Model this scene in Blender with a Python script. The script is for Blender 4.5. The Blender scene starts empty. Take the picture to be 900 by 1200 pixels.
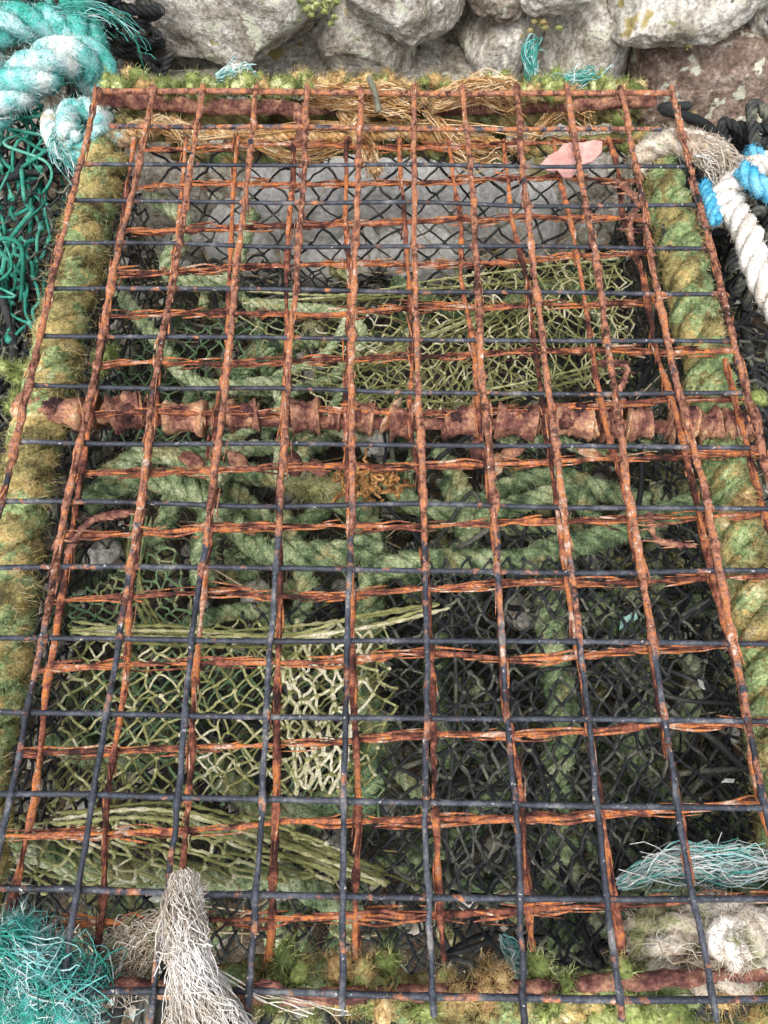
import bpy, bmesh, math, random
import numpy as np
rng=np.random.default_rng(11)
TAU=2*math.pi
GZ=-0.34   # ground level; the trap's top wire grid lies at z=0
CAM=np.array([-0.0264,-0.714,0.507]); FP=942.0
def U(px,py,z):
    x=(px-450)/FP; y=(py-600)/FP
    d=np.array([x,0.454-0.891*y,-0.891-0.454*y]); t=(z-CAM[2])/d[2]
    return CAM+d*t
def UY(px,py,Y):
    x=(px-450)/FP; y=(py-600)/FP
    d=np.array([x,0.454-0.891*y,-0.891-0.454*y]); t=(Y-CAM[1])/d[1]
    return CAM+d*t
def path(l,z=None):
    return np.array([U(p[0],p[1],p[2] if len(p)>2 else z) for p in l])
# ---------- noise
TB=np.random.default_rng(3).random((48,48,48))
def vnoise(P):
    P=np.asarray(P,float); i=np.floor(P).astype(int); f=P-i; f=f*f*(3-2*f); i=i%48; j=(i+1)%48
    x0,y0,z0=i[...,0],i[...,1],i[...,2]; x1,y1,z1=j[...,0],j[...,1],j[...,2]
    fx,fy,fz=f[...,0],f[...,1],f[...,2]
    c00=TB[x0,y0,z0]*(1-fx)+TB[x1,y0,z0]*fx; c10=TB[x0,y1,z0]*(1-fx)+TB[x1,y1,z0]*fx
    c01=TB[x0,y0,z1]*(1-fx)+TB[x1,y0,z1]*fx; c11=TB[x0,y1,z1]*(1-fx)+TB[x1,y1,z1]*fx
    return (c00*(1-fy)+c10*fy)*(1-fz)+(c01*(1-fy)+c11*fy)*fz
def fbm(P,o=4):
    s=0;a=.5;t=0
    for k in range(o):
        s=s+a*vnoise(np.asarray(P)*2**k+k*7.3); t+=a; a*=.5
    return s/t
def vnoise3(P): return np.stack([vnoise(P),vnoise(P+11.7),vnoise(P+23.1)],-1)-.5
# ---------- mesh accumulation
class MB:
    def __init__(s): s.V=[];s.F=[];s.A=[];s.B=[];s.n=0
    def add(s,V,F,a=0.,b=0.5):
        V=np.asarray(V,float).reshape(-1,3); k=len(V)
        s.V.append(V); s.F.append(np.asarray(F).astype(np.int64)+s.n); s.n+=k
        s.A.append(np.broadcast_to(np.asarray(a,float),(k,)).copy()); s.B.append(np.broadcast_to(np.asarray(b,float),(k,)).copy())
    def obj(s,name,mat,parent=None,smooth=True):
        V=np.concatenate(s.V); me=bpy.data.meshes.new(name)
        me.vertices.add(len(V)); me.vertices.foreach_set("co",V.ravel().astype(np.float32))
        li=[];tot=[]
        for F in s.F: li.append(F.ravel()); tot.append(np.full(len(F),F.shape[1]))
        li=np.concatenate(li); tot=np.concatenate(tot); st=np.concatenate([[0],np.cumsum(tot)[:-1]])
        me.loops.add(len(li)); me.loops.foreach_set("vertex_index",li.astype(np.int32))
        me.polygons.add(len(tot)); me.polygons.foreach_set("loop_start",st.astype(np.int32))
        me.polygons.foreach_set("use_smooth",np.full(len(tot),smooth))
        me.update(calc_edges=True)
        for nm,arr in (("a",s.A),("b",s.B)):
            at=me.attributes.new(nm,'FLOAT','POINT'); at.data.foreach_set("value",np.concatenate(arr).astype(np.float32))
        me.materials.append(mat); o=bpy.data.objects.new(name,me); bpy.context.scene.collection.objects.link(o)
        if parent: o.parent=parent
        return o
def empty(name):
    o=bpy.data.objects.new(name,None); bpy.context.scene.collection.objects.link(o); o.empty_display_size=.1; return o
def norm(v): return v/np.maximum(np.linalg.norm(v,axis=-1,keepdims=True),1e-12)
def spath(pts,step):
    P=np.asarray(pts,float)
    if len(P)==2: C=P[0]+(P[1]-P[0])*np.linspace(0,1,20)[:,None]
    else:
        Q=np.vstack([2*P[0]-P[1],P,2*P[-1]-P[-2]]); C=[]
        for i in range(len(P)-1):
            t=np.linspace(0,1,16,endpoint=False)[:,None]; p0,p1,p2,p3=Q[i:i+4]
            C.append(.5*((2*p1)+(-p0+p2)*t+(2*p0-5*p1+4*p2-p3)*t*t+(-p0+3*p1-3*p2+p3)*t**3))
        C=np.vstack(C+[P[-1:]])
    L=np.concatenate([[0],np.cumsum(np.linalg.norm(np.diff(C,axis=0),axis=1))]); n=max(3,int(L[-1]/step)+1)
    s=np.linspace(0,L[-1],n); return np.stack([np.interp(s,L,C[:,k]) for k in range(3)],1)
def frames(P):
    T=norm(np.gradient(P,axis=0)); up=np.array([0,0,1.]) if abs(T[0,2])<.9 else np.array([1.,0,0])
    n=np.cross(T[0],up); n/=np.linalg.norm(n); N=[n]
    for i in range(1,len(P)):
        n=n-T[i]*float(n@T[i]); n=n/math.sqrt(float(n@n)); N.append(n)
    N=np.array(N); return T,N,np.cross(T,N)
def quads(k,s,closed=True):
    i=np.arange(k-1)[:,None]; j=np.arange(s)[None]; j2=(j+1)%s
    return np.stack([i*s+j,i*s+j2,(i+1)*s+j2,(i+1)*s+j],-1).reshape(-1,4)
def tube(mb,P,r,sides=12,ridge=0,nr=6,rl=.02,nz=0,nf=(150,150,150),a=0,b=.5,cap=True):
    T,N,B=frames(P); k=len(P); r=np.broadcast_to(np.asarray(r,float),(k,)).copy()
    if cap: r[0]*=.3; r[-1]*=.3
    th=np.linspace(0,TAU,sides,endpoint=False)
    L=np.concatenate([[0],np.cumsum(np.linalg.norm(np.diff(P,axis=0),axis=1))])
    D=N[:,None]*np.cos(th)[None,:,None]+B[:,None]*np.sin(th)[None,:,None]
    R=r[:,None]*np.ones(sides)
    if ridge: R=R*(1+ridge*(np.abs(np.cos(.5*nr*th[None]+TAU*L[:,None]/rl))-.6))
    if nz:
        R=R*(1+nz*(fbm((P[:,None]+D*r.mean())*np.array(nf),3)-.5)*2)
    V=P[:,None]+D*R[...,None]
    aa=np.repeat(np.broadcast_to(np.asarray(a,float),(k,)),sides)
    bb=b if np.ndim(b)==0 else np.repeat(b,sides)
    mb.add(V,quads(k,sides),aa,bb)
    mb.F.append(np.array([[mb.n-k*sides+j for j in range(sides)][::-1]])); mb.F.append(np.array([[mb.n-sides+j for j in range(sides)]]))
    return V.reshape(-1,3),D.reshape(-1,3)
def polytubes(mb,P,r,sides=4,a=0,b=None,taper=None):
    P=np.asarray(P,float); m,k,_=P.shape; T=norm(np.gradient(P,axis=1)); c=norm(P[:,-1]-P[:,0]+1e-9)
    ref=np.where(np.abs(c[:,2:3])<.8,np.array([[0,0,1.]]),np.array([[1.,0,0]]))[:,None]
    N=norm(np.cross(T,ref)); B=np.cross(T,N); th=np.linspace(0,TAU,sides,endpoint=False)
    R=np.broadcast_to(np.asarray(r,float).reshape(-1,1) if np.ndim(r)<2 else r,(m,k))
    if taper is not None: R=R*np.asarray(taper)[None]
    V=P[:,:,None]+(N[:,:,None]*np.cos(th)[:,None]+B[:,:,None]*np.sin(th)[:,None])*R[:,:,None,None]
    F=(quads(k,sides)[None]+(np.arange(m)*k*sides)[:,None,None]).reshape(-1,4)
    if b is None: b=rng.random(m)
    bb=np.repeat(np.broadcast_to(b,(m,)),k*sides); aa=np.repeat(np.broadcast_to(np.asarray(a,float),(m,)),k*sides)
    mb.add(V,F,aa,bb)
def hairs(mb,V,D,n,ln=.006,r=.00022,a=0,droop=.3,b=None,spread=.7):
    i=rng.integers(0,len(V),n); p=V[i]; d=norm(D[i]+rng.normal(0,spread,(n,3))); l=ln*(.3+rng.random((n,1))*1.1)
    d2=norm(d+rng.normal(0,.6,(n,3))+np.array([0,0,-droop])); q=p+d*l*.5; e=q+d2*l*.6
    P=np.stack([p-d*.0008,q,e],1); polytubes(mb,P,np.full(n,r),3,a,b if b is not None else rng.random(n),taper=[1,.8,.25])
def rope(mb,pts,R,pitch=None,a=0,b=.5,fuzz=0,fl=.005,yarn=9,step=None,wob=.0,strands=3,hair_mb=None,ridge=.30):
    P=spath(pts,step or R*.2); 
    if wob: P=P+vnoise3(P*25+rng.random()*20)*wob
    T,N,B=frames(P); L=np.concatenate([[0],np.cumsum(np.linalg.norm(np.diff(P,axis=0),axis=1))])
    pitch=pitch or R*4.6; VV=[];DD=[]
    for s in range(strands):
        ph=TAU*L/pitch+s*TAU/strands; C=P+(N*np.cos(ph)[:,None]+B*np.sin(ph)[:,None])*(R*.54)
        C=C+vnoise3(C*60+s*5)*R*.15
        bb=b+rng.uniform(-.08,.08)+(fbm(C*70,2)-.5)*.7
        V,D=tube(mb,C,R*.50,sides=24 if R>.009 else 14,ridge=ridge,nr=yarn,rl=-pitch*.30,nz=.10,a=a,b=bb); VV.append(V);DD.append(D)
    V=np.vstack(VV);D=np.vstack(DD)
    if fuzz: hairs(hair_mb or mb,V,D,int(fuzz),fl,a=(a if np.ndim(a)==0 else float(np.mean(a))))
    return V,D
def ico(sub):
    bm=bmesh.new(); bmesh.ops.create_icosphere(bm,subdivisions=sub,radius=1); V=np.array([v.co[:] for v in bm.verts]); F=np.array([[v.index for v in f.verts] for f in bm.faces]); bm.free(); return V,F
ICO={s:ico(s) for s in (1,2,3,4,5,6)}
def rotm(ax,ay,az):
    cx,sx,cy,sy,cz,sz=math.cos(ax),math.sin(ax),math.cos(ay),math.sin(ay),math.cos(az),math.sin(az)
    return np.array([[cz,-sz,0],[sz,cz,0],[0,0,1]])@np.array([[cy,0,sy],[0,1,0],[-sy,0,cy]])@np.array([[1,0,0],[0,cx,-sx],[0,sx,cx]])
def blob(mb,c,size,sub=3,amp=.35,fr=2.,box=1.,a=0,b=.5,rot=None,fine=0,facet=0):
    V0,F=ICO[sub]; V=np.sign(V0)*np.abs(V0)**box; o=rng.random(3)*30
    if facet:
        for k in range(facet):
            d=norm(rng.normal(0,1,3)); h=rng.uniform(.72,.95); q=V@d; V=V-np.maximum(q-h,0)[:,None]*d*.85
    V=V*(1+amp*2*(fbm(V0*fr+o,5)-.5)[:,None]); 
    if fine: V=V*(1+fine*(fbm(V0*fr*5+o,4)-.5)[:,None]+fine*.4*(fbm(V0*fr*22+o,2)-.5)[:,None])
    V=V*np.asarray(size)
    if rot is not None: V=V@rotm(*rot).T
    V=V+np.asarray(c); mb.add(V,F,a,b); return V,norm(V0)
def net(mb,corn,nu,nv,r,zamp=.02,jit=.25,a=0,sag=.12,sides=5,knot=1.9,seg=4,hole=0,zf=6,b=None):
    c=np.asarray(corn,float); I,J=np.meshgrid(np.arange(nu+1),np.arange(nv+1),indexing='ij')
    u=(I+.5*(J%2))/(nu+.5); v=J/nv
    u=u+rng.normal(0,jit/nu*.4,u.shape); v=v+rng.normal(0,jit/nv*.7,v.shape)
    P=(c[0]*((1-u)*(1-v))[...,None]+c[1]*(u*(1-v))[...,None]+c[2]*(u*v)[...,None]+c[3]*((1-u)*v)[...,None])
    o=rng.random(3)*20; P=P+vnoise3(P*zf+o)*np.array([.8,.8,2.])*zamp+vnoise3(P*zf*4+o)*zamp*.3
    E=[]
    for j in range(nv):
        A=P[:,j]; Bn=P[:,j+1]; E.append(np.stack([A,Bn],1))
        if j%2==0: E.append(np.stack([A[1:],Bn[:-1]],1))
        else: E.append(np.stack([A[:-1],Bn[1:]],1))
    E=np.concatenate(E); 
    if hole: 
        k=vnoise(E.mean(1)*14+o)>hole; E=E[k]
    m=len(E); t=np.linspace(0,1,seg)[None,:,None]; L=np.linalg.norm(E[:,1]-E[:,0],axis=1)[:,None,None]
    Q=E[:,:1]*(1-t)+E[:,1:]*t+np.sin(math.pi*t)*rng.normal(0,1,(m,1,3))*L*sag+np.sin(TAU*t)*rng.normal(0,1,(m,1,3))*L*sag*.5
    polytubes(mb,Q,r*rng.uniform(.75,1.25,m),sides,a,b)
    V0,F0=ICO[1]; K=P.reshape(-1,3)
    if hole: K=np.unique(E.reshape(-1,3),axis=0)
    n=len(K); S=r*knot*rng.uniform(.7,1.3,(n,1,3)); V=K[:,None]+V0[None]*S
    F=(F0[None]+(np.arange(n)*len(V0))[:,None,None]).reshape(-1,3); mb.add(V,F,a,np.repeat(rng.random(n),len(V0)))
def fray(mb,pts,n,R0,R1,r=.0003,curl=.006,a=0,k=20,b=None):
    C=spath(pts,.002); idx=np.linspace(0,len(C)-1,k).astype(int); C=C[idx]; T,N,B=frames(C)
    th=rng.random(n)*TAU; rr=np.sqrt(rng.random(n)); t=np.linspace(0,1,k); rad=(R0+(R1-R0)*t)[None]*rr[:,None]
    th=th[:,None]+np.cumsum(rng.normal(0,.22,(n,k)),1)
    P=C[None]+N[None]*(np.cos(th)*rad)[...,None]+B[None]*(np.sin(th)*rad)[...,None]
    w=rng.normal(0,1,(n,k,3)); w=(np.roll(w,2,1)*.5+w+np.roll(w,-1,1)+np.roll(w,1,1)+np.roll(w,-2,1)*.5)/3; P=P+w*curl*(.15+t)[None,:,None]
    e=rng.uniform(.55,1.,(n,1))*(k-1); s=np.linspace(0,1,k)[None]*e; i0=np.minimum(s.astype(int),k-2); f=(s-i0)[...,None]; ii=np.arange(n)[:,None]
    P=P[ii,i0]*(1-f)+P[ii,i0+1]*f
    polytubes(mb,P,r*rng.uniform(.6,1.5,n),3,a,b)
def tangle(mb,lo,hi,n,r,ln=6,a=0,ropey=False,drift=.05,fuzz=0,hmb=None,b=None):
    lo=np.array(lo);hi=np.array(hi)
    for i in range(n):
        p=lo+rng.random(3)*(hi-lo); d=norm(rng.normal(0,1,3)*np.array([1,1,.35])); pts=[p]
        for k in range(ln):
            d=norm(d+rng.normal(0,.5,3)*np.array([1,1,.4])); p=p+d*drift; bad=(p<lo)|(p>hi); d=np.where(bad,-d,d); p=np.clip(p,lo,hi)+rng.normal(0,.006,3)
            pts.append(p)
        if ropey: rope(mb,pts,r*rng.uniform(.8,1.2),a=a,b=rng.random() if b is None else b,fuzz=fuzz,yarn=6,hair_mb=hmb)
        else: tube(mb,spath(pts,max(.004,r)),r*rng.uniform(.7,1.3),6,ridge=.15,nr=4,rl=.008,a=a,b=rng.random())
# ---------- materials
def mat(name,stops,stops2=None,scale=60,rough=.85,rough2=None,bump=.6,bscale=500,bdist=.0012,bvar=.5,fine=.5,mixn=1.0,mixscale=90,spots=None,spec=.35,con=1.9):
    m=bpy.data.materials.new(name); m.use_nodes=True; nt=m.node_tree; N=nt.nodes; L=nt.links; bs=N["Principled BSDF"]
    tc=N.new("ShaderNodeTexCoord"); co=tc.outputs["Object"]
    def noise(s,d=4,ro=.65):
        n=N.new("ShaderNodeTexNoise"); n.inputs["Scale"].default_value=s; n.inputs["Detail"].default_value=d; n.inputs["Roughness"].default_value=ro; L.new(co,n.inputs["Vector"]); return n.outputs["Fac"]
    def math_(op,a,b,cl=False):
        n=N.new("ShaderNodeMath"); n.operation=op; n.use_clamp=cl
        for i,x in enumerate((a,b)):
            if isinstance(x,(int,float)): n.inputs[i].default_value=x
            else: L.new(x,n.inputs[i])
        return n.outputs[0]
    def attr(nm):
        n=N.new("ShaderNodeAttribute"); n.attribute_name=nm; return n.outputs["Fac"]
    def ramp(fac,st):
        n=N.new("ShaderNodeValToRGB"); cr=n.color_ramp
        while len(cr.elements)<len(st): cr.elements.new(.5)
        for e,(p,c) in zip(cr.elements,st): e.position=p; e.color=(*c,1)
        L.new(fac,n.inputs[0]); return n.outputs[0]
    def mix(f,a,b,bt='MIX'):
        n=N.new("ShaderNodeMix"); n.data_type='RGBA'; n.blend_type=bt
        if isinstance(f,(int,float)): n.inputs[0].default_value=f
        else: L.new(f,n.inputs[0])
        for i,x in ((6,a),(7,b)):
            if isinstance(x,tuple): n.inputs[i].default_value=(*x,1)
            else: L.new(x,n.inputs[i])
        return n.outputs[2]
    n1=noise(scale,5,.7); n1=math_('ADD',math_('MULTIPLY',math_('SUBTRACT',n1,.5),con),.5)
    f=math_('ADD',n1,math_('MULTIPLY',math_('SUBTRACT',attr("b"),.5),bvar),True); col=ramp(f,stops)
    if stops2:
        n2=noise(scale*2.3,5,.7); f2=math_('ADD',math_('MULTIPLY',math_('SUBTRACT',n2,.5),con),.5); f2=math_('ADD',f2,math_('MULTIPLY',math_('SUBTRACT',attr("b"),.5),bvar*.7),True)
        c2=ramp(f2,stops2)
        n3=noise(mixscale,4); fm=math_('ADD',attr("a"),math_('MULTIPLY',math_('SUBTRACT',n3,.5),mixn*1.8))
        fm=math_('ADD',math_('MULTIPLY',math_('SUBTRACT',fm,.5),6),.5,True); col=mix(fm,col,c2)
        if rough2 is not None:
            rr=math_('ADD',math_('MULTIPLY',fm,rough2-rough),rough); L.new(rr,bs.inputs["Roughness"])
    nf=noise(bscale,2,.7)
    if fine:
        g=math_('ADD',math_('MULTIPLY',math_('SUBTRACT',nf,.5),fine*4.),1.); g=math_('MAXIMUM',g,.15); comb=N.new("ShaderNodeCombineColor")
        for i in range(3): L.new(g,comb.inputs[i])
        col=mix(1.,col,comb.outputs[0],'MULTIPLY')
    if spots:
        for (ss,th,sc) in spots:
            ns=noise(ss,3,.6); fs=math_('MULTIPLY',math_('SUBTRACT',ns,th),25,True); col=mix(fs,col,sc)
    L.new(col,bs.inputs["Base Color"])
    if rough2 is None: bs.inputs["Roughness"].default_value=rough
    bs.inputs["Specular IOR Level"].default_value=spec
    nb=noise(bscale*.35,4,.75); bp=N.new("ShaderNodeBump"); bp.inputs["Strength"].default_value=bump; bp.inputs["Distance"].default_value=bdist
    L.new(nb,bp.inputs["Height"]); L.new(bp.outputs[0],bs.inputs["Normal"])
    return m
RUST=[(0,(.035,.017,.013)),(.22,(.12,.045,.027)),(.38,(.23,.095,.058)),(.5,(.34,.175,.12)),(.58,(.28,.11,.06)),(.68,(.54,.19,.05)),(.80,(.30,.15,.10)),(1,(.60,.43,.34))]
M_wire=mat("coated_wire",[(0,(.016,.018,.024)),(.5,(.034,.039,.052)),(.75,(.075,.08,.095)),(1,(.19,.18,.17))],RUST,scale=60,rough=.45,rough2=.9,bump=1.,bscale=560,spots=[(260,.665,(.48,.45,.40))],mixscale=75,bdist=.0014,con=2.5,bvar=.6,mixn=1.2)
M_rust=mat("flaking_rust",[(0,(.035,.014,.012)),(.25,(.13,.042,.027)),(.42,(.26,.09,.052)),(.54,(.36,.14,.08)),(.64,(.58,.19,.04)),(.78,(.34,.14,.08)),(1,(.60,.41,.30))],scale=80,rough=.92,bump=1.,bscale=500,bdist=.0015,con=2.4,bvar=.7)
M_bar=mat("heavy_rust",[(0,(.03,.013,.013)),(.22,(.095,.034,.028)),(.40,(.18,.075,.055)),(.55,(.28,.13,.085)),(.68,(.38,.20,.125)),(.85,(.48,.24,.11)),(1,(.60,.44,.30))],scale=75,rough=.9,bump=1.,bscale=350,bdist=.0022,con=2.2,bvar=.8)
ALG=[(0,(.05,.042,.016)),(.28,(.14,.115,.042)),(.45,(.24,.20,.075)),(.6,(.36,.30,.12)),(.75,(.46,.32,.11)),(1,(.62,.54,.32))]
M_ropealg=mat("algae_covered_rope",ALG,[(0,(.055,.08,.035)),(.35,(.16,.22,.09)),(.6,(.28,.36,.15)),(.8,(.42,.46,.23)),(1,(.60,.58,.38))],scale=42,mixscale=36,bump=1.,bscale=450,fine=.6,mixn=1.5,con=2.2,bvar=.8,bdist=.0018)
M_moss=mat("moss",[(0,(.06,.08,.02)),(.4,(.18,.22,.06)),(.7,(.33,.38,.12)),(1,(.54,.55,.28))],[(0,(.16,.08,.03)),(.5,(.48,.32,.13)),(1,(.72,.56,.30))],scale=50,bump=.8,mixscale=35,bvar=.8)
M_green=mat("weathered_green_rope",[(0,(.032,.050,.026)),(.3,(.10,.15,.07)),(.52,(.20,.265,.13)),(.75,(.33,.39,.20)),(1,(.50,.52,.33))],[(0,(.13,.12,.05)),(.5,(.29,.27,.12)),(1,(.48,.44,.24))],scale=55,bump=1.,bscale=450,fine=.7,con=2.6,bvar=.9,mixscale=30,mixn=1.5)
M_olive=mat("olive_twine",[(0,(.09,.09,.03)),(.3,(.20,.20,.07)),(.55,(.33,.33,.135)),(.8,(.50,.47,.26)),(1,(.68,.63,.46))],[(0,(.07,.14,.07)),(1,(.22,.32,.16))],scale=25,bump=.8,bscale=600,fine=.5,bvar=.8,mixscale=12)
M_black=mat("black_twine",[(0,(.008,.009,.010)),(.45,(.022,.024,.025)),(.7,(.06,.062,.052)),(1,(.18,.18,.13))],scale=40,rough=.7,bump=.7,bscale=600,bvar=.7)
M_teal=mat("teal_polyrope",[(0,(.02,.17,.13)),(.25,(.035,.32,.24)),(.45,(.10,.42,.38)),(.65,(.27,.53,.52)),(.85,(.52,.66,.64)),(1,(.74,.77,.72))],[(0,(.22,.14,.08)),(1,(.6,.42,.25))],scale=26,bump=.7,bscale=500,bvar=1.,mixscale=20,fine=.4,mixn=.8)
M_tgreen=mat("green_net_twine",[(0,(.01,.09,.06)),(.5,(.03,.24,.17)),(1,(.16,.42,.32))],scale=30,bump=.5,bscale=600)
M_white=mat("bleached_rope",[(0,(.24,.17,.11)),(.3,(.45,.36,.26)),(.55,(.62,.55,.46)),(1,(.84,.80,.75))],[(0,(.14,.16,.07)),(1,(.38,.36,.18))],scale=30,bump=.8,bscale=500,mixscale=30,fine=.4,bvar=.7)
M_blue=mat("blue_rope",[(0,(.02,.18,.32)),(.5,(.06,.36,.56)),(1,(.3,.58,.70))],scale=40,bump=.6,bscale=500)
M_tan=mat("orange_twine",[(0,(.14,.06,.02)),(.3,(.36,.18,.06)),(.55,(.56,.34,.14)),(1,(.80,.64,.42))],scale=40,bump=.6,bscale=500,bvar=.8)
ST1=[(0,(.12,.10,.075)),(.28,(.25,.22,.17)),(.45,(.37,.335,.28)),(.62,(.48,.45,.40)),(.8,(.60,.56,.49)),(1,(.72,.69,.62))]
M_stone=mat("granite",ST1,[(0,(.10,.065,.045)),(.4,(.20,.14,.11)),(.7,(.32,.25,.20)),(1,(.46,.40,.33))],scale=18,bump=1.,bscale=170,bdist=.006,fine=.6,bvar=.6,mixscale=7,mixn=.4,spots=[(34,.60,(.54,.54,.42)),(18,.65,(.38,.31,.13)),(110,.67,(.07,.06,.05)),(23,.69,(.20,.21,.08))],rough=.95,con=2.4)
M_pale=mat("pale_granite",[(0,(.42,.40,.36)),(.4,(.66,.64,.60)),(1,(.86,.84,.80))],scale=18,bump=1.,bscale=170,bdist=.004,fine=.35,bvar=.4,spots=[(40,.66,(.50,.45,.30))],rough=.95)
M_soil=mat("soil",[(0,(.020,.015,.010)),(.4,(.06,.045,.03)),(.65,(.13,.10,.07)),(1,(.25,.21,.15))],[(0,(.03,.05,.02)),(1,(.14,.18,.09))],scale=24,bump=1.,bscale=120,bdist=.01,rough=1,mixscale=9,mixn=1.6)
M_straw=mat("straw",[(0,(.20,.14,.07)),(.5,(.42,.33,.19)),(1,(.66,.56,.38))],scale=30,bvar=.8)
M_pink=mat("pink_plastic",[(0,(.42,.19,.16)),(.5,(.58,.30,.26)),(1,(.72,.50,.45))],scale=60,rough=.55,bump=.5,bscale=250,fine=.2)
M_scrap=mat("pale_plastic",[(0,(.40,.38,.34)),(.5,(.60,.60,.55)),(1,(.75,.75,.70))],[(0,(.15,.4,.35)),(1,(.4,.6,.52))],scale=40,rough=.5,bump=.4)

# ================= TRAP =================
trap=empty("lobster_trap")
def flakes(mb,P,n,ax,s=1.,a=0,off_=.0016):
    i=rng.integers(2,len(P)-2,n); V0,F0=ICO[1]
    for k in i:
        ln=rng.uniform(.003,.018)*s; S=np.array([rng.uniform(.0003,.0010)]*3); S[ax]=ln; S[2]=rng.uniform(.0006,.0018)*s
        off=rng.normal(0,off_,3)*s; off[ax]=0; V=V0*S*(1+.5*rng.normal(0,.3,(len(V0),1))); V=V@rotm(rng.normal(0,.12),rng.normal(0,.12),rng.normal(0,.09)).T
        mb.add(V+P[k]+off,F0,a,rng.random())
mb=MB(); RT=[9.2,10.6,10.2,9.6,9.0,9.0,9.2,10.2,10.2,11.2,11.8,9.5]
for u in range(12):
    x=(u-6)*.05; y0=.004+rng.uniform(-.002,.002); y1=-.75-.009-rng.uniform(0,.006); n=760; Y=np.linspace(y0,y1,n); v=-Y/.05
    P=np.stack([x+(vnoise(np.stack([Y*9,Y*0+u*3.3,Y*0],1))-.5)*.0045+(vnoise(np.stack([Y*60,Y*0+u*3.3,Y*0+8],1))-.5)*.0014,Y,np.full(n,.0022)+(vnoise(np.stack([Y*7,Y*0+u*2.3,Y*0+5],1))-.5)*.003],1)
    a=np.clip((RT[u]-v)/4.+.56,.20,.85); near=np.exp(-((v-np.round(v))/.08)**2); a=a+near*.10*rng.random(16)[np.clip(np.round(v).astype(int),0,15)]*2*(v<13)+(vnoise(np.stack([Y*28,Y*0+u*4,Y*0+1],1))-.5)*.40
    ru=np.clip((a-.3)*1.5,0,1)
    r=.0018+.0011*ru*(.25+1.2*vnoise(np.stack([Y*110,Y*0+u*5,Y*0],1))**1.5)+near*.0004
    tube(mb,P,r,14,nz=.40,nf=(520,130,520),a=a,b=.5+(vnoise(np.stack([Y*25,Y*0+u*9,Y*0+4],1))-.5)*1.1)
    flakes(mb,P[:int(n*RT[u]/15.5)],90,1,.9,a=1.3,off_=.0019)
for j in range(16):
    x0,x1=-.3-.004,.25+.004
    if j==1: x0,x1=-.285,.235
    n=480; X=np.linspace(x0,x1,n); y=-.05*j-.010*X
    P=np.stack([X,y+(vnoise(np.stack([X*9,X*0+j*3.3,X*0+9],1))-.5)*.0045,np.full(n,-.0016)+(vnoise(np.stack([X*6,X*0+j*2.3,X*0+3],1))-.5)*.003],1)
    uu=X/.05; near=np.exp(-((uu-np.round(uu))/.10)**2)
    base={0:1.1,1:.5}.get(j,.16 if j<11 else .12)
    a=base+near*(.3 if j<9 else .10)*rng.random(12)[np.clip(np.round(uu).astype(int)+6,0,11)]*1.4+(.25 if j in (14,15) else .14)*vnoise(np.stack([X*14,X*0+j,X*0],1))
    r=.0018+.0009*np.clip(a-.2,0,1)+near*.0003
    tube(mb,P,r,12,nz=.18,nf=(120,420,420),a=a,b=.5+(vnoise(np.stack([X*40,X*0+j*9,X*0+4],1))-.5)*.7)
mb.obj("upper_wire_grid",M_wire,trap)
mb=MB(); sl=.033
for u in range(-5,6):
    ytop=-.03 if u<5 else -.30
    n=460; Y=np.linspace(ytop,-.735,n); x=.0078+u*.0515-sl*(Y+.676)
    P=np.stack([x+(vnoise(np.stack([Y*14,Y*0+u*3.3,Y*0+2],1))-.5)*.007,Y,-.0285+(vnoise(np.stack([Y*9,Y*0+u*2.3,Y*0+5],1))-.5)*.008],1)
    r=.0018*(.5+.9*vnoise(np.stack([Y*90,Y*0+u*5,Y*0+3],1)))+.0004
    tube(mb,P,r,10,nz=.45,nf=(600,100,600),b=.38+(vnoise(np.stack([Y*22,Y*0+u*9,Y*0+4],1))-.5)*1.); flakes(mb,P,80,1)
for j in range(0,14):
    Yr=-.709+.0515*j; x1=.268 if j<9 else .215; X=np.linspace(-.262,x1,420); Y=Yr+sl*(X+.04)
    P=np.stack([X,Y+(vnoise(np.stack([X*13,X*0+j*3.3,X*0+9],1))-.5)*.008,-.031+(vnoise(np.stack([X*9,X*0+j*2.3,X*0+3],1))-.5)*.008],1)
    r=.0015*(.4+1.0*vnoise(np.stack([X*80,X*0+j*7,X*0+3],1)))+.0003
    tube(mb,P,r,10,nz=.5,nf=(110,560,560),b=.40+(vnoise(np.stack([X*22,X*0+j*9,X*0+4],1))-.5)*1.)
    for sgn in (-1,1):
        h=P+np.array([0,.0026*sgn,.0005])+vnoise3(P*60+j*4+sgn)*.005; k0=0
        while k0<400:
            k1=k0+rng.integers(12,70); seg=h[k0:min(k1,419)]
            if len(seg)>6: tube(mb,seg,.0008*rng.uniform(.6,1.6)*np.sin(np.linspace(.25,2.9,len(seg))),6,nz=.4,nf=(200,600,600),b=rng.uniform(.2,.9))
            k0=k1+rng.integers(0,18)
    flakes(mb,P,80,0,off_=.0022)
mb.obj("lower_rusted_grid",M_rust,trap)
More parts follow.
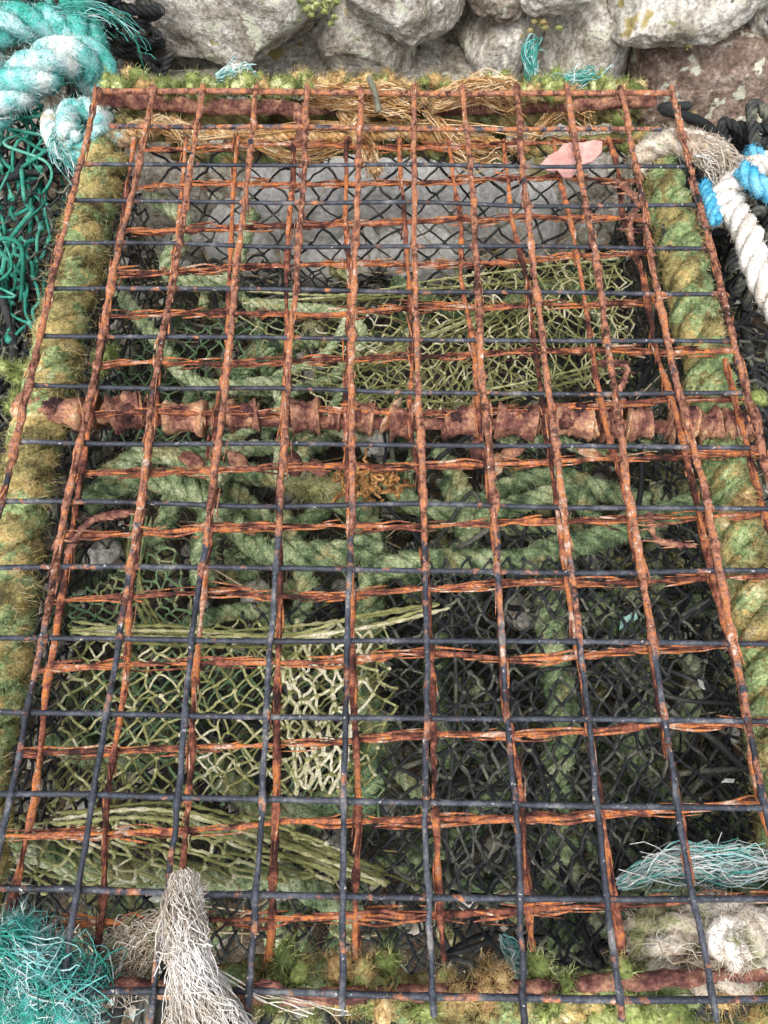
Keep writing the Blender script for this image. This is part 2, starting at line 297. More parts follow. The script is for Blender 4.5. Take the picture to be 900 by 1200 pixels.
# --- hinge bar with rusted clamps
mb=MB(); A=U(20,485,-.045); B=U(890,502,-.045); P=spath([A,(A+B)/2+np.array([0,-.001,-.002]),B],.002)
tube(mb,P,.0056,16,nz=.35,nf=(90,200,200),b=.35)
for px,w,rr in [(62,.050,.0150),(112,.006,.0155),(150,.024,.0175),(176,.005,.013),(220,.032,.0165),(258,.010,.010),(287,.024,.0155),(360,.022,.0175),(395,.009,.011),(425,.022,.0155),(473,.018,.0175),(540,.024,.0155),(606,.032,.0165),(640,.007,.011),(672,.030,.016),(712,.010,.0175),(748,.018,.0155),(797,.018,.0175),(828,.014,.016),(864,.026,.0155)]:
    c=A+(B-A)*((px-20)/870.)+np.array([0,rng.uniform(-.002,.002),.002]); n=26; X=np.linspace(-w/2,w/2,n); Pc=c+np.stack([X,X*rng.normal(0,.15),X*0],1); t=np.linspace(-1,1,n)
    prof=rr*(.60+.28*np.abs(t)**1.6+.10*rng.random(n))
    tube(mb,Pc,prof,30,nz=.42,nf=(95,95,95),b=rng.uniform(.30,.62)+.25*np.abs(t)**3,cap=False)
    for q in range(3): blob(mb,c+np.array([rng.normal(0,w*.16),rng.normal(0,rr*.25),rr*rng.uniform(.25,.5)]),(w*rng.uniform(.18,.3),rr*rng.uniform(.3,.5),rr*.4),3,.5,2.8,b=rng.uniform(0,.5))
    for s in (-1,1):
        if rng.random()<.8: blob(mb,c+np.array([s*w*.48,rng.uniform(-.004,.004),rr*.15]),(.0015,rr*rng.uniform(.6,1.0),rr*rng.uniform(.5,.75)),3,.45,2.6,b=rng.uniform(.45,1.),rot=(rng.normal(0,.4),rng.normal(0,.2),rng.normal(0,.35)))
for px,py in [(225,540),(345,545),(372,548),(580,545),(560,525),(280,540),(600,530),(690,530)]:
    blob(mb,U(px,py,-.055),(.007,.012,.0025),2,.5,3,b=rng.random(),rot=(rng.normal(0,.5),.2,rng.random()*3))
P=spath(path([(108,112,-.008),(150,118,-.02),(250,125,-.028),(335,127,-.03),(352,140,-.035),(352,185,-.06)]),.002); tube(mb,P,.0074,16,nz=.3,nf=(150,150,150),b=.45)
P=spath(path([(352,127,-.035),(520,128,-.04),(640,125,-.035),(770,118,-.012)]),.002); tube(mb,P,.006,14,nz=.3,b=.45)
P=spath(path([(105,1150,-.02),(300,1168,-.022),(560,1160,-.022),(900,1140,-.02)]),.002); tube(mb,P,.0045,14,nz=.4,b=.4+(vnoise(P*40)-.5)*.6)
for pts in ([(290,1160,-.01),(315,1155,-.003),(345,1165,-.004),(390,1168,-.006),(480,1163,-.008)],[(720,210,-.02),(745,235,-.02),(738,270,-.025),(748,310,-.03)],[(92,625,-.025),(80,650,-.03),(105,612,-.025),(160,600,-.03)],[(700,425,-.02),(735,430,-.025),(722,470,-.03),(725,500,-.03)],[(760,600,-.03),(770,632,-.03),(815,640,-.03)]):
    P=spath(path(pts),.002); tube(mb,P,.0024*(.6+.8*rng.random(len(P))),10,nz=.5,nf=(300,300,300),b=.45); flakes(mb,P,14,0)
mb.obj("rusty_frame_bars",M_bar,trap)
# --- rope-wrapped side frames
mb=MB(); hb=MB()
def addrope(pts,R,pitch,a,fz,fl):
    V,D=rope(mb,pts,R,pitch=pitch,a=a,b=.5,yarn=10,step=.003,wob=.010,ridge=.38)
    hairs(hb,V,norm(D),fz,fl,r=.00024,a=a,b=rng.uniform(.1,1.1,fz))
    i=rng.integers(0,len(V),9000); k=fbm(V[i]*45,2)>.57; i=i[k]
    if len(i): hairs(hb,V[i],D[i],int(fz*.8),fl*2.,r=.00028,a=a-.35,spread=.9)
left=np.array([U(*p) for p in [(128,178,-.04),(112,235,-.05),(96,300,-.052),(80,370,-.054),(66,430,-.055),(42,520,-.055),(22,610,-.055),(4,720,-.055),(-10,830,-.055),(-35,960,-.055),(-60,1100,-.055)]])
addrope(left,.0205,.084,.42,9000,.005)
right=np.array([U(*p) for p in [(752,165,-.035),(782,240,-.05),(803,320,-.055),(822,400,-.055),(838,470,-.055),(858,570,-.055),(876,670,-.055),(892,760,-.055),(906,860,-.055),(925,990,-.055),(950,1120,-.055)]])
addrope(right,.0195,.078,.55,8000,.0045)
addrope(np.array([U(*p) for p in [(120,150,-.045),(165,158,-.05),(215,150,-.05)]]),.012,.04,.3,1200,.005)
addrope(np.array([U(*p) for p in [(200,175,-.07),(300,180,-.075),(420,172,-.075),(560,180,-.075),(740,170,-.06)]]),.009,.04,.4,2500,.006)
addrope(np.array([U(*p) for p in [(140,125,-.05),(260,135,-.055),(400,132,-.06),(600,138,-.055),(750,128,-.045)]]),.012,.045,.35,2500,.006)
addrope(np.array([U(*p) for p in [(250,1172,-.05),(330,1150,-.045),(430,1160,-.05),(560,1165,-.05),(680,1165,-.05),(800,1150,-.05),(920,1120,-.05)]]),.013,.05,.45,3500,.005)
mb.obj("wrapped_side_ropes",M_ropealg,trap); hb.obj("rope_algae_fuzz",M_ropealg,trap)
mb=MB()
for i in range(240):
    px=rng.uniform(120,750); a=.85 if (370<px<600 and rng.random()<.6) else (.05 if rng.random()<.75 else .7)
    c=U(px,rng.normal(101,5)+ (4 if px>600 else 0),rng.uniform(-.035,-.010)); V,D=blob(mb,c,rng.uniform(.003,.009,3),2,.5,3,a=a,b=rng.random()); hairs(mb,V,D,90,.006,r=.00028,a=a,droop=0)
for px,py,z,s,a in [(345,1140,-.03,.011,.2),(425,1150,-.03,.012,.6),(575,1140,-.03,.010,.6),(640,1165,-.02,.010,.2),(540,1160,-.03,.012,.7),(300,1185,-.03,.014,.3),(760,1190,-.03,.014,.4),(850,1190,-.03,.014,.5),(450,1190,-.03,.014,.3),(120,420,-.06,.008,.0),(25,430,-.06,.010,.1),(18,470,-.06,.010,.1),(870,480,-.08,.012,.2),(745,160,-.03,.012,.4),(690,100,-.03,.012,.1),(650,105,-.03,.012,.1),(870,590,-.03,.007,.6)]:
    for k in range(5):
        V,D=blob(mb,U(px,py,z)+rng.normal(0,s*.7,3),rng.uniform(.35,.8,3)*s,2,.5,3,a=a,b=rng.random()*.8); hairs(mb,V,D,160,.006,r=.00025,a=a,droop=0)
mb.obj("moss_clumps",M_moss,trap)
# --- black netting
mb=MB()
fl=[(-.31,0.0,-.27),(.29,0.0,-.27),(.30,-.80,-.25),(-.32,-.80,-.25)]
net(mb,fl,26,70,.0012,zamp=.05,hole=.35)
net(mb,[(-.31,.0,-.22),(.29,.0,-.25),(.30,-.80,-.22),(-.32,-.80,-.21)],22,60,.0011,zamp=.07,hole=.50)
net(mb,[U(455,640,-.14),U(880,600,-.11),U(930,1120,-.14),U(440,1130,-.15)],15,30,.0013,zamp=.03,hole=.2,sag=.06)
net(mb,[U(500,660,-.11),U(780,640,-.10),U(800,1100,-.11),U(520,1110,-.12)],11,26,.0012,zamp=.03,hole=.4,sag=.08)
net(mb,[U(100,620,-.15),U(470,600,-.17),U(470,1120,-.17),U(20,1120,-.15)],15,32,.0012,zamp=.03,hole=.5,sag=.06)
net(mb,[(-.27,-.005,-.05),(.22,-.005,-.05),(.22,-.03,-.32),(-.27,-.03,-.32)],12,13,.0013,zamp=.012,jit=.15,sag=.05)
net(mb,[(-.29,0,-.06),(-.31,-.78,-.06),(-.33,-.8,-.32),(-.31,0,-.32)],28,20,.0012,zamp=.02,hole=.15)
net(mb,[(.235,0,-.06),(.27,-.78,-.06),(.30,-.8,-.32),(.26,0,-.32)],28,20,.0012,zamp=.02,hole=.15)
tangle(mb,(-.26,-.75,-.25),(.26,-.05,-.17),24,.0022,8)
tangle(mb,(.02,-.75,-.2),(.26,-.4,-.13),20,.0022,8)
tangle(mb,(-.25,-.78,-.12),(.3,-.74,-.06),22,.0025,6)
mb.obj("black_netting",M_black,trap)
# --- olive netting funnels
mb=MB()
net(mb,[U(285,365,-.17),U(725,300,-.15),U(745,440,-.16),U(400,500,-.13)],21,17,.0009,zamp=.03,hole=.12,a=.25,jit=.3,sag=.06)
net(mb,[U(410,400,-.12),U(640,345,-.13),U(560,480,-.13),U(400,500,-.12)],12,13,.0010,zamp=.02,a=.05,jit=.3,sag=.06)
net(mb,[U(560,340,-.14),U(730,300,-.13),U(735,430,-.15),U(600,470,-.14)],9,11,.0009,zamp=.03,a=.1,jit=.4,sag=.08,hole=.2)
net(mb,[U(85,735,-.12),U(470,730,-.11),U(440,915,-.12),U(60,940,-.12)],15,16,.0011,zamp=.03,hole=.10,a=.15,jit=.35,sag=.07)
net(mb,[U(80,760,-.15),U(470,740,-.14),U(440,945,-.15),U(60,960,-.15)],14,15,.0011,zamp=.03,hole=.25,a=.5,jit=.3,sag=.06)
net(mb,[U(325,730,-.105),U(455,735,-.10),U(400,930,-.105),U(340,930,-.11)],5,11,.0013,zamp=.02,a=-.3,jit=.5,b=.95,sag=.10,hole=.15)
net(mb,[U(-20,960,-.11),U(330,960,-.11),U(480,1035,-.12),U(20,1045,-.12)],15,9,.0012,zamp=.02,a=.2,jit=.4,sag=.06)
net(mb,[U(80,690,-.16),U(200,640,-.16),U(260,760,-.15),U(80,760,-.15)],7,9,.0011,zamp=.03,a=.6)
net(mb,[U(110,380,-.19),U(300,360,-.19),U(300,520,-.19),U(100,520,-.19)],9,11,.0011,zamp=.04,a=.9,hole=.3)
def bunch(pts,n,sp,r,a=0,b=None):
    for k in range(n):
        off=rng.normal(0,sp,3); P=np.array([U(*p) for p in pts])+off+rng.normal(0,sp*.6,(len(pts),3)); P=spath(P,.003)
        tube(mb,P,r*(1+.45*np.sin(np.arange(len(P))*1.4+k)),7,ridge=.15,nr=4,rl=.006,a=a,b=rng.random()if b is None else b)
bunch([(85,735,-.11),(200,742,-.105),(330,745,-.10),(430,728,-.10),(515,712,-.09)],6,.004,.0014)
bunch([(70,960,-.11),(200,955,-.10),(330,990,-.10),(450,1035,-.11)],6,.004,.0014)
bunch([(420,430,-.11),(470,405,-.11),(560,370,-.12),(620,350,-.13)],4,.004,.0012)
bunch([(400,500,-.11),(440,460,-.11),(560,470,-.12),(700,440,-.13)],4,.005,.0012)
bunch([(280,350,-.15),(400,345,-.14),(520,335,-.14),(720,318,-.14)],4,.005,.0012)
bunch([(170,600,-.15),(160,680,-.14),(190,740,-.12)],4,.004,.0014,.4)
V0,D0=blob(mb,U(375,570,-.09),(.02,.008,.008),3,.5,3,a=0); hairs(mb,V0,D0,600,.012,r=.0004)
mb.obj("olive_net_funnel",M_olive,trap)
# --- green ropes inside
mb=MB(); hb=MB()
def gr(pts,R,a=.0,b=.5,fz=1200,pitch=None):
    V,D=rope(mb,np.array([U(*p) for p in pts]),R*.94,a=a,b=b,yarn=8,wob=.008,ridge=.40); hairs(hb,V,D,int(fz*1.5),.0055,a=a,r=.00024)
gr([(440,668,-.13),(520,655,-.12),(600,656,-.12),(680,642,-.12),(755,612,-.12),(835,572,-.11)],.0115,0.1,.45,2500)
gr([(638,660,-.15),(645,740,-.145),(655,830,-.14),(650,930,-.14),(662,1030,-.14),(668,1120,-.14)],.0138,.25,.52,3000)
gr([(425,590,-.18),(438,680,-.16),(425,780,-.16),(438,860,-.16),(425,960,-.17)],.0125,.4,.5,2500)
gr([(100,590,-.17),(170,560,-.16),(245,585,-.16),(300,640,-.16),(380,650,-.15),(450,640,-.15)],.013,.2,.6,2500)
gr([(180,640,-.17),(225,560,-.18),(330,560,-.19),(420,600,-.18)],.010,.3,.6,1500)
gr([(235,680,-.13),(243,620,-.13),(262,590,-.14)],.011,.1,.5,1000)
gr([(120,560,-.15),(180,530,-.14),(260,560,-.14)],.010,.4,.8,1200)
gr([(130,330,-.14),(175,390,-.14),(230,450,-.15),(330,450,-.17)],.008,0.1,.8,1200)
gr([(170,230,-.12),(215,260,-.12),(200,320,-.13),(265,330,-.15),(300,250,-.15)],.009,.0,.85,1600)
gr([(260,560,-.2),(340,620,-.2),(420,560,-.2),(520,600,-.2),(640,560,-.2),(760,590,-.2)],.011,.2,.45,1200)
gr([(60,860,-.18),(120,890,-.17),(230,880,-.18),(330,960,-.18),(450,900,-.18)],.011,.2,.6,1500)
gr([(20,990,-.15),(120,1020,-.15),(240,1030,-.15),(330,1025,-.15),(420,1080,-.15)],.010,.2,.8,1500)
gr([(520,560,-.2),(560,680,-.2),(510,780,-.2),(530,900,-.2)],.011,.2,.4,900)
gr([(700,800,-.2),(780,720,-.2),(860,700,-.18)],.011,.2,.45,900)
gr([(700,700,-.19),(760,780,-.19),(740,880,-.19),(820,960,-.19)],.011,.3,.5,900)
gr([(480,1010,-.19),(560,960,-.19),(600,880,-.19),(560,800,-.2)],.010,.1,.5,900)
gr([(560,610,-.17),(620,590,-.16),(680,580,-.16),(700,640,-.16)],.010,.1,.5,900)
gr([(330,600,-.17),(360,690,-.17),(330,780,-.17)],.010,.3,.5,900)
gr([(460,330,-.2),(560,370,-.22),(660,330,-.2),(720,390,-.2)],.008,.3,.4,900)
gr([(700,1085,-.13),(760,1040,-.12),(850,1050,-.12),(930,1000,-.1)],.010,.2,.6,900)
tangle(mb,(-.25,-.74,-.27),(.25,-.15,-.2),14,.0075,7,a=.3,ropey=True,fuzz=600,hmb=hb)
tangle(mb,(.0,-.70,-.25),(.25,-.35,-.19),7,.006,7,a=.4,ropey=True,fuzz=600,hmb=hb)
tangle(mb,(-.25,-.35,-.22),(-.05,-.08,-.13),8,.005,6,a=.3,ropey=True,fuzz=400,hmb=hb)
mb.obj("green_ropes",M_green,trap); hb.obj("green_rope_fuzz",M_green,trap)
# --- orange twine at the far end
mb=MB()
for pts,n,R0,R1,cu in [([(195,165,-.05),(300,158,-.045),(400,150,-.04),(520,150,-.04),(640,165,-.045)],30,.003,.005,.004),([(360,112,-.02),(430,116,-.012),(490,128,-.02)],420,.009,.013,.006),([(505,122,-.015),(560,106,-.012),(615,118,-.02)],420,.008,.012,.006),([(400,130,-.03),(430,175,-.035),(440,205,-.04)],50,.006,.008,.006),([(500,130,-.03),(540,180,-.04),(600,190,-.05)],60,.004,.010,.008),([(250,150,-.05),(350,185,-.05),(430,165,-.05)],40,.003,.006,.005),([(150,150,-.04),(200,150,-.03),(230,170,-.04)],70,.003,.010,.006),([(620,165,-.05),(660,130,-.04),(700,150,-.04)],60,.003,.010,.006)]:
    fray(mb,np.array([U(*p) for p in pts]),n,R0,R1,r=.0005,curl=cu)
for pts in ([(370,118,-.03),(420,112,-.025),(480,122,-.03),(600,112,-.03)],[(240,160,-.05),(350,165,-.05),(470,160,-.05),(620,172,-.05)],[(430,110,-.02),(415,160,-.03),(440,200,-.04)],[(150,160,-.03),(210,145,-.035),(240,165,-.05)]):
    V,D=rope(mb,np.array([U(*p) for p in pts]),.005,yarn=6,b=.6,wob=.01); hairs(mb,V,D,1500,.007,r=.0003)
for k in range(60):
    c=U(rng.normal(436,20),rng.normal(565,12),rng.uniform(-.07,-.04)); n=7; P=np.cumsum(rng.normal(0,.0032,(n,3)),0)+c; P=spath(P,.0015); tube(mb,P,.0012,6,nz=.3,b=.2)
mb.obj("orange_twine",M_tan,trap)
mb=MB(); P=spath(path([(432,90,.004),(440,110,.006),(444,132,-.004)]),.002); tube(mb,P,.0028,8,b=1.3); mb.obj("grey_cable_tie",M_black,trap)

# ================= loose ropes outside =================
def ropeobj(name,m,items,frays=[],fr_r=.0004):
    mb=MB()
    for pts,R,a,b,fz,fl in items:
        V,D=rope(mb,np.array([U(*p) for p in pts]),R,a=a,b=b,yarn=11,wob=.008,ridge=.36); hairs(mb,V,D,fz,fl,r=.00028,a=a)
    for pts,n,R0,R1,cu,a,b in frays: fray(mb,np.array([U(*p) for p in pts]),n,R0,R1,r=fr_r,curl=cu,a=a,b=b if b is None else np.clip(rng.normal(b,.3,n),0,1.1))
    return mb.obj(name,m)
ropeobj("teal_rope_bundle",M_teal,[
 ([(-60,150,-.10),(-10,130,-.06),(30,95,-.04),(70,70,-.04),(110,75,-.06),(118,110,-.09)],.022,0,.7,4500,.007),
 ([(-60,60,-.08),(0,35,-.06),(60,28,-.06),(105,50,-.07),(100,95,-.09)],.020,.1,.45,4500,.007),
 ([(-40,0,-.06),(20,-15,-.06),(80,5,-.07),(110,40,-.09)],.018,0,.3,2500,.006),
 ([(0,110,-.08),(-10,60,-.08),(20,10,-.08)],.014,0,.9,1500,.006)],
 [([(40,20,-.05),(100,5,-.05),(150,30,-.06),(180,80,-.07)],12,.003,.008,.008,0,.3),([(60,10,-.04),(120,20,-.05),(160,60,-.06)],8,.004,.012,.010,0,.4),([(60,100,-.05),(20,110,-.05),(-20,130,-.05)],140,.004,.02,.008,0,.9)])
ropeobj("teal_knotted_rope",M_teal,[
 ([(60,140,-.05),(75,175,-.04),(110,165,-.03),(120,135,-.03),(85,130,-.03),(80,165,-.02)],.011,.35,.85,2500,.006),
 ([(110,160,-.03),(150,165,-.035),(180,150,-.04)],.008,.6,.5,900,.006)],
 [([(80,140,-.03),(70,170,-.03),(90,205,-.05)],120,.004,.012,.006,.1,.7),([(255,92,-.02),(275,86,-.015),(300,96,-.02)],80,.004,.010,.008,0,.7),
  ([(628,105,-.02),(622,80,-.005),(622,55,.0),(634,48,.0)],80,.004,.007,.006,0,.4),([(625,100,-.02),(670,96,-.015),(700,85,-.01)],90,.004,.008,.008,0,.45)])
mb=MB()
net(mb,[U(0,130,-.09),U(60,130,-.09),U(60,400,-.12),U(0,400,-.12)],3,10,.0019,zamp=.03,jit=.5,sag=.1,seg=6)
tangle(mb,U(-20,400,-.14),U(60,130,-.08),7,.0018,7)
mb.obj("green_fishing_net",M_tgreen)
mb=MB()
for (x0,x1,y0,y1,z) in [(-.75,-.335,-.8,.12,-.12),(.30,.75,-.8,.12,-.12)]:
    net(mb,[(x0,y1,z),(x1,y1,z),(x1,y0,z),(x0,y0,z)],18,50,.0016,zamp=.09,jit=.5,hole=.15)
    net(mb,[(x0,y1,z-.04),(x1,y1,z-.04),(x1,y0,z-.04),(x0,y0,z-.04)],22,60,.0014,zamp=.09,jit=.5,hole=.15)
    tangle(mb,(x0,y0,z-.12),(x1,y1,z+.02),60,.0045,8,ropey=False,drift=.06)
tangle(mb,U(95,20,-.12)-np.array([.03,.03,.1]),U(170,20,-.05)+np.array([0,.05,.02]),16,.005,6,ropey=True)
tangle(mb,U(840,300,-.14)-np.array([0,.05,.05]),U(930,130,-.04),16,.005,6,ropey=True)
mb.obj("black_net_pile",M_black)
ropeobj("white_blue_rope",M_white,[
 ([(832,262,-.05),(850,225,-.03),(880,200,-.03),(930,185,-.04)],.011,0,.85,1500,.004),
 ([(850,215,-.05),(868,265,-.04),(890,320,-.04),(915,370,-.05)],.012,0,.95,1500,.004),
 ([(862,190,-.06),(900,215,-.05),(940,260,-.05)],.010,0,.7,1200,.004)])
ropeobj("blue_rope",M_blue,[([(829,215,-.035),(834,240,-.03),(838,262,-.035)],.006,0,.6,500,.004),([(872,196,-.012),(888,214,-.012),(905,225,-.02)],.0085,0,.6,700,.004),([(880,175,-.03),(905,190,-.03)],.007,0,.6,400,.004)])
ropeobj("beige_frayed_rope",M_white,[([(745,195,-.03),(770,172,-.02),(810,175,-.02),(845,195,-.03)],.011,.4,.45,2000,.006),([(770,165,-.03),(800,160,-.03),(850,180,-.04)],.009,.3,.6,1500,.006)],
 [([(800,170,-.02),(840,185,-.02),(855,210,-.03)],160,.006,.016,.006,.2,.5)])
ropeobj("white_frayed_rope",M_white,[([(205,1105,-.03),(212,1070,-.005),(218,1035,.004)],.008,.1,.55,2000,.005),([(222,1040,.004),(215,1090,.010),(225,1140,.012)],.008,.1,.8,2000,.005)],
 [([(216,1026,.004),(213,1080,.012),(222,1135,.014)],420,.008,.012,.005,.15,.75),([(218,1115,.014),(235,1160,.012),(255,1200,.012),(300,1270,.01)],600,.010,.016,.004,-.2,1.),([(215,1120,.014),(222,1180,.01),(230,1270,.01)],200,.008,.014,.006,-.1,.8),([(200,1080,-.02),(170,1100,-.03),(130,1130,-.04)],360,.008,.012,.008,.35,.4),([(170,1085,-.03),(140,1130,-.04),(150,1170,-.04)],300,.01,.012,.008,.4,.3),([(215,1120,.01),(300,1165,.0),(380,1190,.0),(440,1200,.0)],6,.002,.003,.003,0,.8)],.00032)
ropeobj("beige_rope_knot",M_white,[([(760,1140,-.05),(790,1090,-.035),(840,1080,-.03),(880,1110,-.03),(860,1150,-.03),(810,1150,-.03)],.012,.45,.5,2000,.006),([(820,1060,-.04),(860,1075,-.03),(920,1090,-.03)],.011,.3,.7,1500,.006),([(740,1110,-.05),(770,1080,-.045),(820,1095,-.04)],.010,.6,.4,1500,.006),([(850,1060,-.03),(845,1100,-.015),(870,1130,-.02)],.009,.3,.8,1500,.006)],
 [([(830,1055,-.02),(842,1095,-.012),(850,1130,-.012)],160,.006,.012,.008,.2,.9),([(880,1120,-.02),(820,1130,-.03),(760,1120,-.04)],80,.008,.014,.009,.5,.4),([(478,1155,.002),(485,1180,.004),(492,1215,.004)],160,.005,.010,.006,0,.8)],.00032)
ropeobj("teal_frayed_rope",M_teal,[([(-40,1130,-.02),(20,1110,-.01),(60,1150,-.01),(40,1200,-.01)],.014,0,.35,5000,.010),([(-30,1200,-.01),(30,1190,.0),(70,1200,.0),(110,1195,-.01)],.012,0,.3,3500,.010)],
 [([(-10,1110,-.01),(30,1125,.0),(70,1160,.0),(110,1190,.0)],200,.012,.016,.014,0,.35),([(10,1170,.01),(0,1200,.012),(-10,1230,.01)],200,.008,.02,.008,0,1.1),([(90,1180,-.01),(120,1140,-.02),(140,1100,-.03)],14,.004,.010,.010,0,.3)],.00036)
ropeobj("pale_teal_twine",M_teal,[],[([(725,1035,-.07),(800,1008,-.045),(860,1010,-.045),(940,1005,-.05)],70,.003,.012,.010,.0,.8),([(950,1000,-.05),(870,1022,-.05),(800,1015,-.05),(740,1022,-.06)],80,.003,.010,.010,.2,.85),([(590,1100,-.06),(610,1130,-.04),(625,1150,-.03)],50,.004,.008,.004,0,.6)],.00036)
def shard(mb,c,pts,th,bend=.2,rot=(0,0,0),a=0):
    n=len(pts); P=np.array([(x,y,0) for x,y in pts]); cen=P.mean(0); R=rotm(*rot); rings=[]
    for s in (1.,.65,.3):
        q=cen+(P-cen)*s; q[:,2]=bend*(q[:,0]**2)*20; rings.append(q)
    V=np.vstack([r for r in rings]+[r-np.array([0,0,th]) for r in rings]); F=[]
    for l in (0,3):
        for k in range(2):
            for i in range(n): j=(i+1)%n; f=[(l+k)*n+i,(l+k)*n+j,(l+k+1)*n+j,(l+k+1)*n+i]; F.append(f if l==0 else f[::-1])
    for i in range(n): j=(i+1)%n; F.append([i,3*n+i,3*n+j,j])
    mb.add(V@R.T+c,np.array(F),a,.5); mb.F.append(np.array([[mb.n-6*n+2*n+i for i in range(n)]])); mb.F.append(np.array([[mb.n-6*n+5*n+i for i in range(n)][::-1]]))
mb=MB(); shard(mb,U(668,187,-.012),[(-.029,-.006),(-.020,.005),(-.010,.011),(-.004,.018),(.006,.020),(.014,.017),(.024,.017),(.031,.013),(.029,.002),(.020,-.006),(.012,-.007),(.005,-.012),(-.001,-.020),(-.009,-.019),(-.013,-.011),(-.022,-.012)],.0015,.25,(.15,-.08,.05)); mb.obj("pink_plastic_shard",M_pink,None,False)
mb=MB()
for px,py,z,s,a,rz in [(822,802,-.10,.5,0,1.4),(853,915,-.10,.4,0,0),(735,727,-.11,.9,.9,.6)]:
    shard(mb,U(px,py,z),[(-.012*s,-.003*s),(-.004*s,.004*s),(.006*s,.003*s),(.012*s,.003*s),(.009*s,-.004*s),(-.005*s,-.003*s)],.001,.5,(rng.normal(0,.4),rng.normal(0,.4),rz),a)
mb.obj("plastic_scraps",M_scrap,None,False)

# ================= ground =================
def gs(n,m): t=np.linspace(-1,1,n); return np.sinh(t*5.2)/math.sinh(5.2)*m
X,Y=np.meshgrid(gs(260,40),gs(260,40)-.3,indexing='ij'); Z=GZ+(fbm(np.stack([X*5,Y*5,X*0],-1),5)-.5)*.09*np.exp(-((X**2+Y**2)/30))
V=np.stack([X,Y,Z],-1).reshape(-1,3); i,j=np.meshgrid(np.arange(259),np.arange(259),indexing='ij'); i=i.ravel();j=j.ravel()
mb=MB(); mb.add(V,np.stack([i*260+j,(i+1)*260+j,(i+1)*260+j+1,i*260+j+1],-1),.35); mb.obj("ground",M_soil)
mb=MB()
for k in range(900):
    s=rng.uniform(.003,.018); blob(mb,(rng.uniform(-.6,.6),rng.uniform(-.95,.25),GZ+rng.uniform(.0,.06)),np.array([1,rng.uniform(.6,1),rng.uniform(.4,.8)])*s,2,.2,1.5,b=rng.random(),rot=(0,0,rng.random()*6))
for px,py,z,s in [(610,718,-.22,.02),(690,660,-.25,.016),(745,790,-.22,.012),(440,520,-.25,.02),(370,440,-.25,.018),(590,1000,-.22,.02),(300,700,-.24,.02),(550,1040,-.22,.018),(120,650,-.22,.02),(330,1030,-.2,.016),(185,1035,-.2,.014)]:
    blob(mb,U(px,py,z),(s,s*.8,s*.6),3,.2,1.5,b=.8,rot=(.2,.1,rng.random()*6))
mb.obj("pebbles",M_stone)
mb=MB(); n=1100; p=np.stack([rng.uniform(-.6,.6,n),rng.uniform(-.95,.25,n),rng.uniform(GZ+.02,GZ+.15,n)],1); d=norm(rng.normal(0,1,(n,3))*np.array([1,1,.25]))*rng.uniform(.01,.045,(n,1))
polytubes(mb,np.stack([p-d,p+rng.normal(0,.002,(n,3)),p+d],1),rng.uniform(.0004,.0011,n),4); mb.obj("dry_grass",M_straw)
mb=MB()
for k in range(240):
    c=np.array([rng.uniform(-.32,.32),rng.uniform(-.85,.0),GZ+rng.uniform(.03,.13)]); a=rng.choice([0,.7]); b=rng.random()
    V,D=blob(mb,c,(rng.uniform(.008,.02),rng.uniform(.006,.014),.004),2,.6,3.5,a=a,b=b,rot=(rng.normal(0,.4),rng.normal(0,.4),rng.random()*6)); hairs(mb,V,D,80,.014,r=.0004,a=a)
mb.obj("dried_seaweed",M_green)

# ================= stone wall =================
mb=MB(); 
def st(x0,x1,y0,y1,Yf,a=0,b=.5,dp=.13,box=.72,sub=6,tilt=0,mb_=None,facet=9):
    c0=UY(x0,y0,Yf); c1=UY(x1,y1,Yf); c=(c0+c1)/2; w=abs(UY(x1,(y0+y1)/2,Yf)[0]-UY(x0,(y0+y1)/2,Yf)[0])/2; h=abs(c0[2]-c1[2])/2
    blob(mb_ or mb,(c[0],Yf+dp*.85,c[2]),(w*1.18,dp,h*1.2),sub,.13,1.5,box=box,a=a,b=b,rot=(rng.normal(0,.06),tilt,rng.normal(0,.06)),fine=.085,facet=facet)
st(60,168,-45,62,.30,.3,.4); st(165,362,-70,96,.27,0,.55); st(352,482,28,112,.31,0,.4); st(395,536,-60,62,.27,0,.6); st(536,622,18,112,.31,.1,.5); st(538,612,-40,26,.31,.5,.25)
st(612,752,12,118,.29,0,.55); st(600,712,-70,26,.28,0,.7); st(714,898,-60,66,.25,.1,.5); st(748,930,62,175,.26,.75,.35); st(895,1010,-60,70,.28,.1,.5); st(470,545,60,115,.33,.3,.3)
st(-60,62,-60,70,.30,0,.5); st(-160,0,60,200,.30,0,.5); st(0,150,70,200,.32,.4,.3)
st(590,745,205,330,.10,.2,.4,.12); st(120,290,190,330,.12,.2,.4,.12); st(740,930,190,330,.16,.5,.3,.1)
st(150,400,105,200,.28,.1,.4); st(400,600,112,205,.28,.0,.4); st(600,760,110,205,.28,.3,.4)
z=-.065
for row in range(5):
    h=rng.uniform(.12,.16); x=-1.7+rng.random()*.1
    while x<1.7:
        w=rng.uniform(.16,.30); ok=not(row==0 and -.62<x+w/2<.66)
        if ok: blob(mb,(x+w/2,.40+rng.normal(0,.015),z+h/2+(.03 if row else 0)),(w*.55,.15,h*.56),4,.13,1.6,box=.72,a=rng.random()*.6,b=rng.uniform(.25,.7),fine=.06,facet=7,rot=(rng.normal(0,.06),rng.normal(0,.05),0))
        x+=w*.98
    z+=h*.92
for row in range(2):
    for s in (-1,1):
        x=.50
        while x<1.7:
            w=rng.uniform(.18,.3); blob(mb,(s*(x+w/2),.40,-.27+.14*row),(w*.55,.15,.08),4,.13,1.6,box=.72,a=rng.random()*.6,b=rng.uniform(.25,.7),fine=.06,facet=7); x+=w
mb.obj("dry_stone_wall",M_stone)
mb=MB()
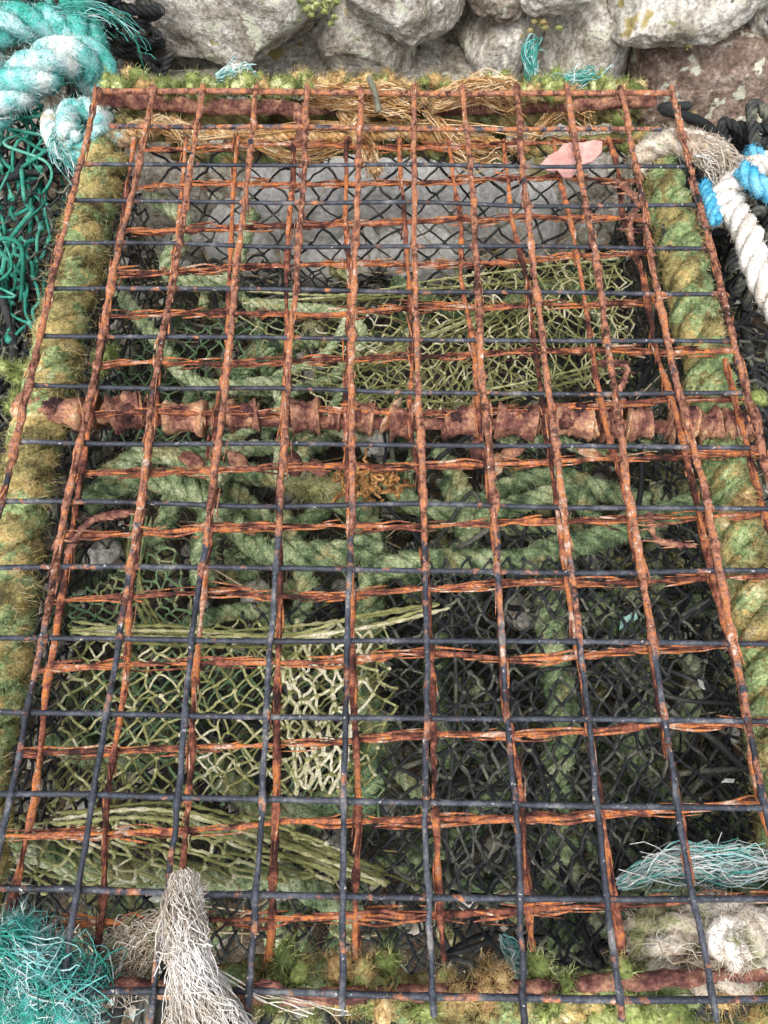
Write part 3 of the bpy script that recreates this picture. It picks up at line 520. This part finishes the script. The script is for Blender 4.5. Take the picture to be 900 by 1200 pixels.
for (x0,x1,y0,y1,Y,b) in [(288,405,225,300,.06,.55),(400,500,218,285,.075,.7),(495,600,228,300,.065,.4),(330,440,285,345,.045,.5),(440,560,275,345,.05,.75),(560,650,250,320,.07,.3),(245,330,285,350,.05,.3)]:
    st(x0,x1,y0,y1,Y,0,b,.055,.85,5,0,None,3)
mb.obj("pale_boulders",M_pale)
mb=MB(); blob(mb,(0,.62,-.02),(1.9,.2,.62),4,.06,2,box=.35); mb.obj("wall_core_earth",M_soil)
mb=MB()
for (px,py,Yf,n,a) in [(372,8,.262,90,.0),(810,40,.245,40,.5),(640,30,.28,30,.4)]:
    c=UY(px,py,Yf)
    for k in range(n//4):
        V,D=blob(mb,c+rng.normal(0,1,3)*np.array([.012,.003,.008]),(.004,.002,.003),2,.5,3,a=a,b=.8)
        hairs(mb,V,D,50,.003,r=.0003,a=a,droop=0)
mb.obj("lichen_patches",M_moss)

# ================= light & camera =================
w=bpy.data.worlds.new("World"); bpy.context.scene.world=w; w.use_nodes=True; nt=w.node_tree; bg=nt.nodes["Background"]
sk=nt.nodes.new("ShaderNodeTexSky"); sk.sky_type='NISHITA'; sk.sun_disc=False; sk.sun_elevation=math.radians(60); sk.sun_rotation=math.radians(200); sk.dust_density=3.0
hs=nt.nodes.new("ShaderNodeHueSaturation"); hs.inputs["Saturation"].default_value=.35; hs.inputs["Value"].default_value=2.3; nt.links.new(sk.outputs[0],hs.inputs["Color"]); nt.links.new(hs.outputs[0],bg.inputs[0]); bg.inputs[1].default_value=.15
sun=bpy.data.lights.new("sun","SUN"); sun.energy=1.5; sun.angle=math.radians(30); sun.color=(1,.97,.92); so=bpy.data.objects.new("sun",sun); bpy.context.scene.collection.objects.link(so); so.rotation_euler=(math.radians(22),0,math.radians(-20))
cd=bpy.data.cameras.new("camera"); cam=bpy.data.objects.new("camera",cd); bpy.context.scene.collection.objects.link(cam); cam.location=CAM; cam.rotation_euler=(math.radians(27),0,0)
cd.sensor_fit='VERTICAL'; cd.sensor_height=36; cd.lens=942/1200*36; cd.clip_start=.02; cd.clip_end=200
sc=bpy.context.scene; sc.camera=cam; sc.view_settings.view_transform='Standard'; sc.view_settings.look='None'; sc.view_settings.exposure=0
print("verts",sum(len(o.data.vertices) for o in bpy.data.objects if o.type=='MESH'))
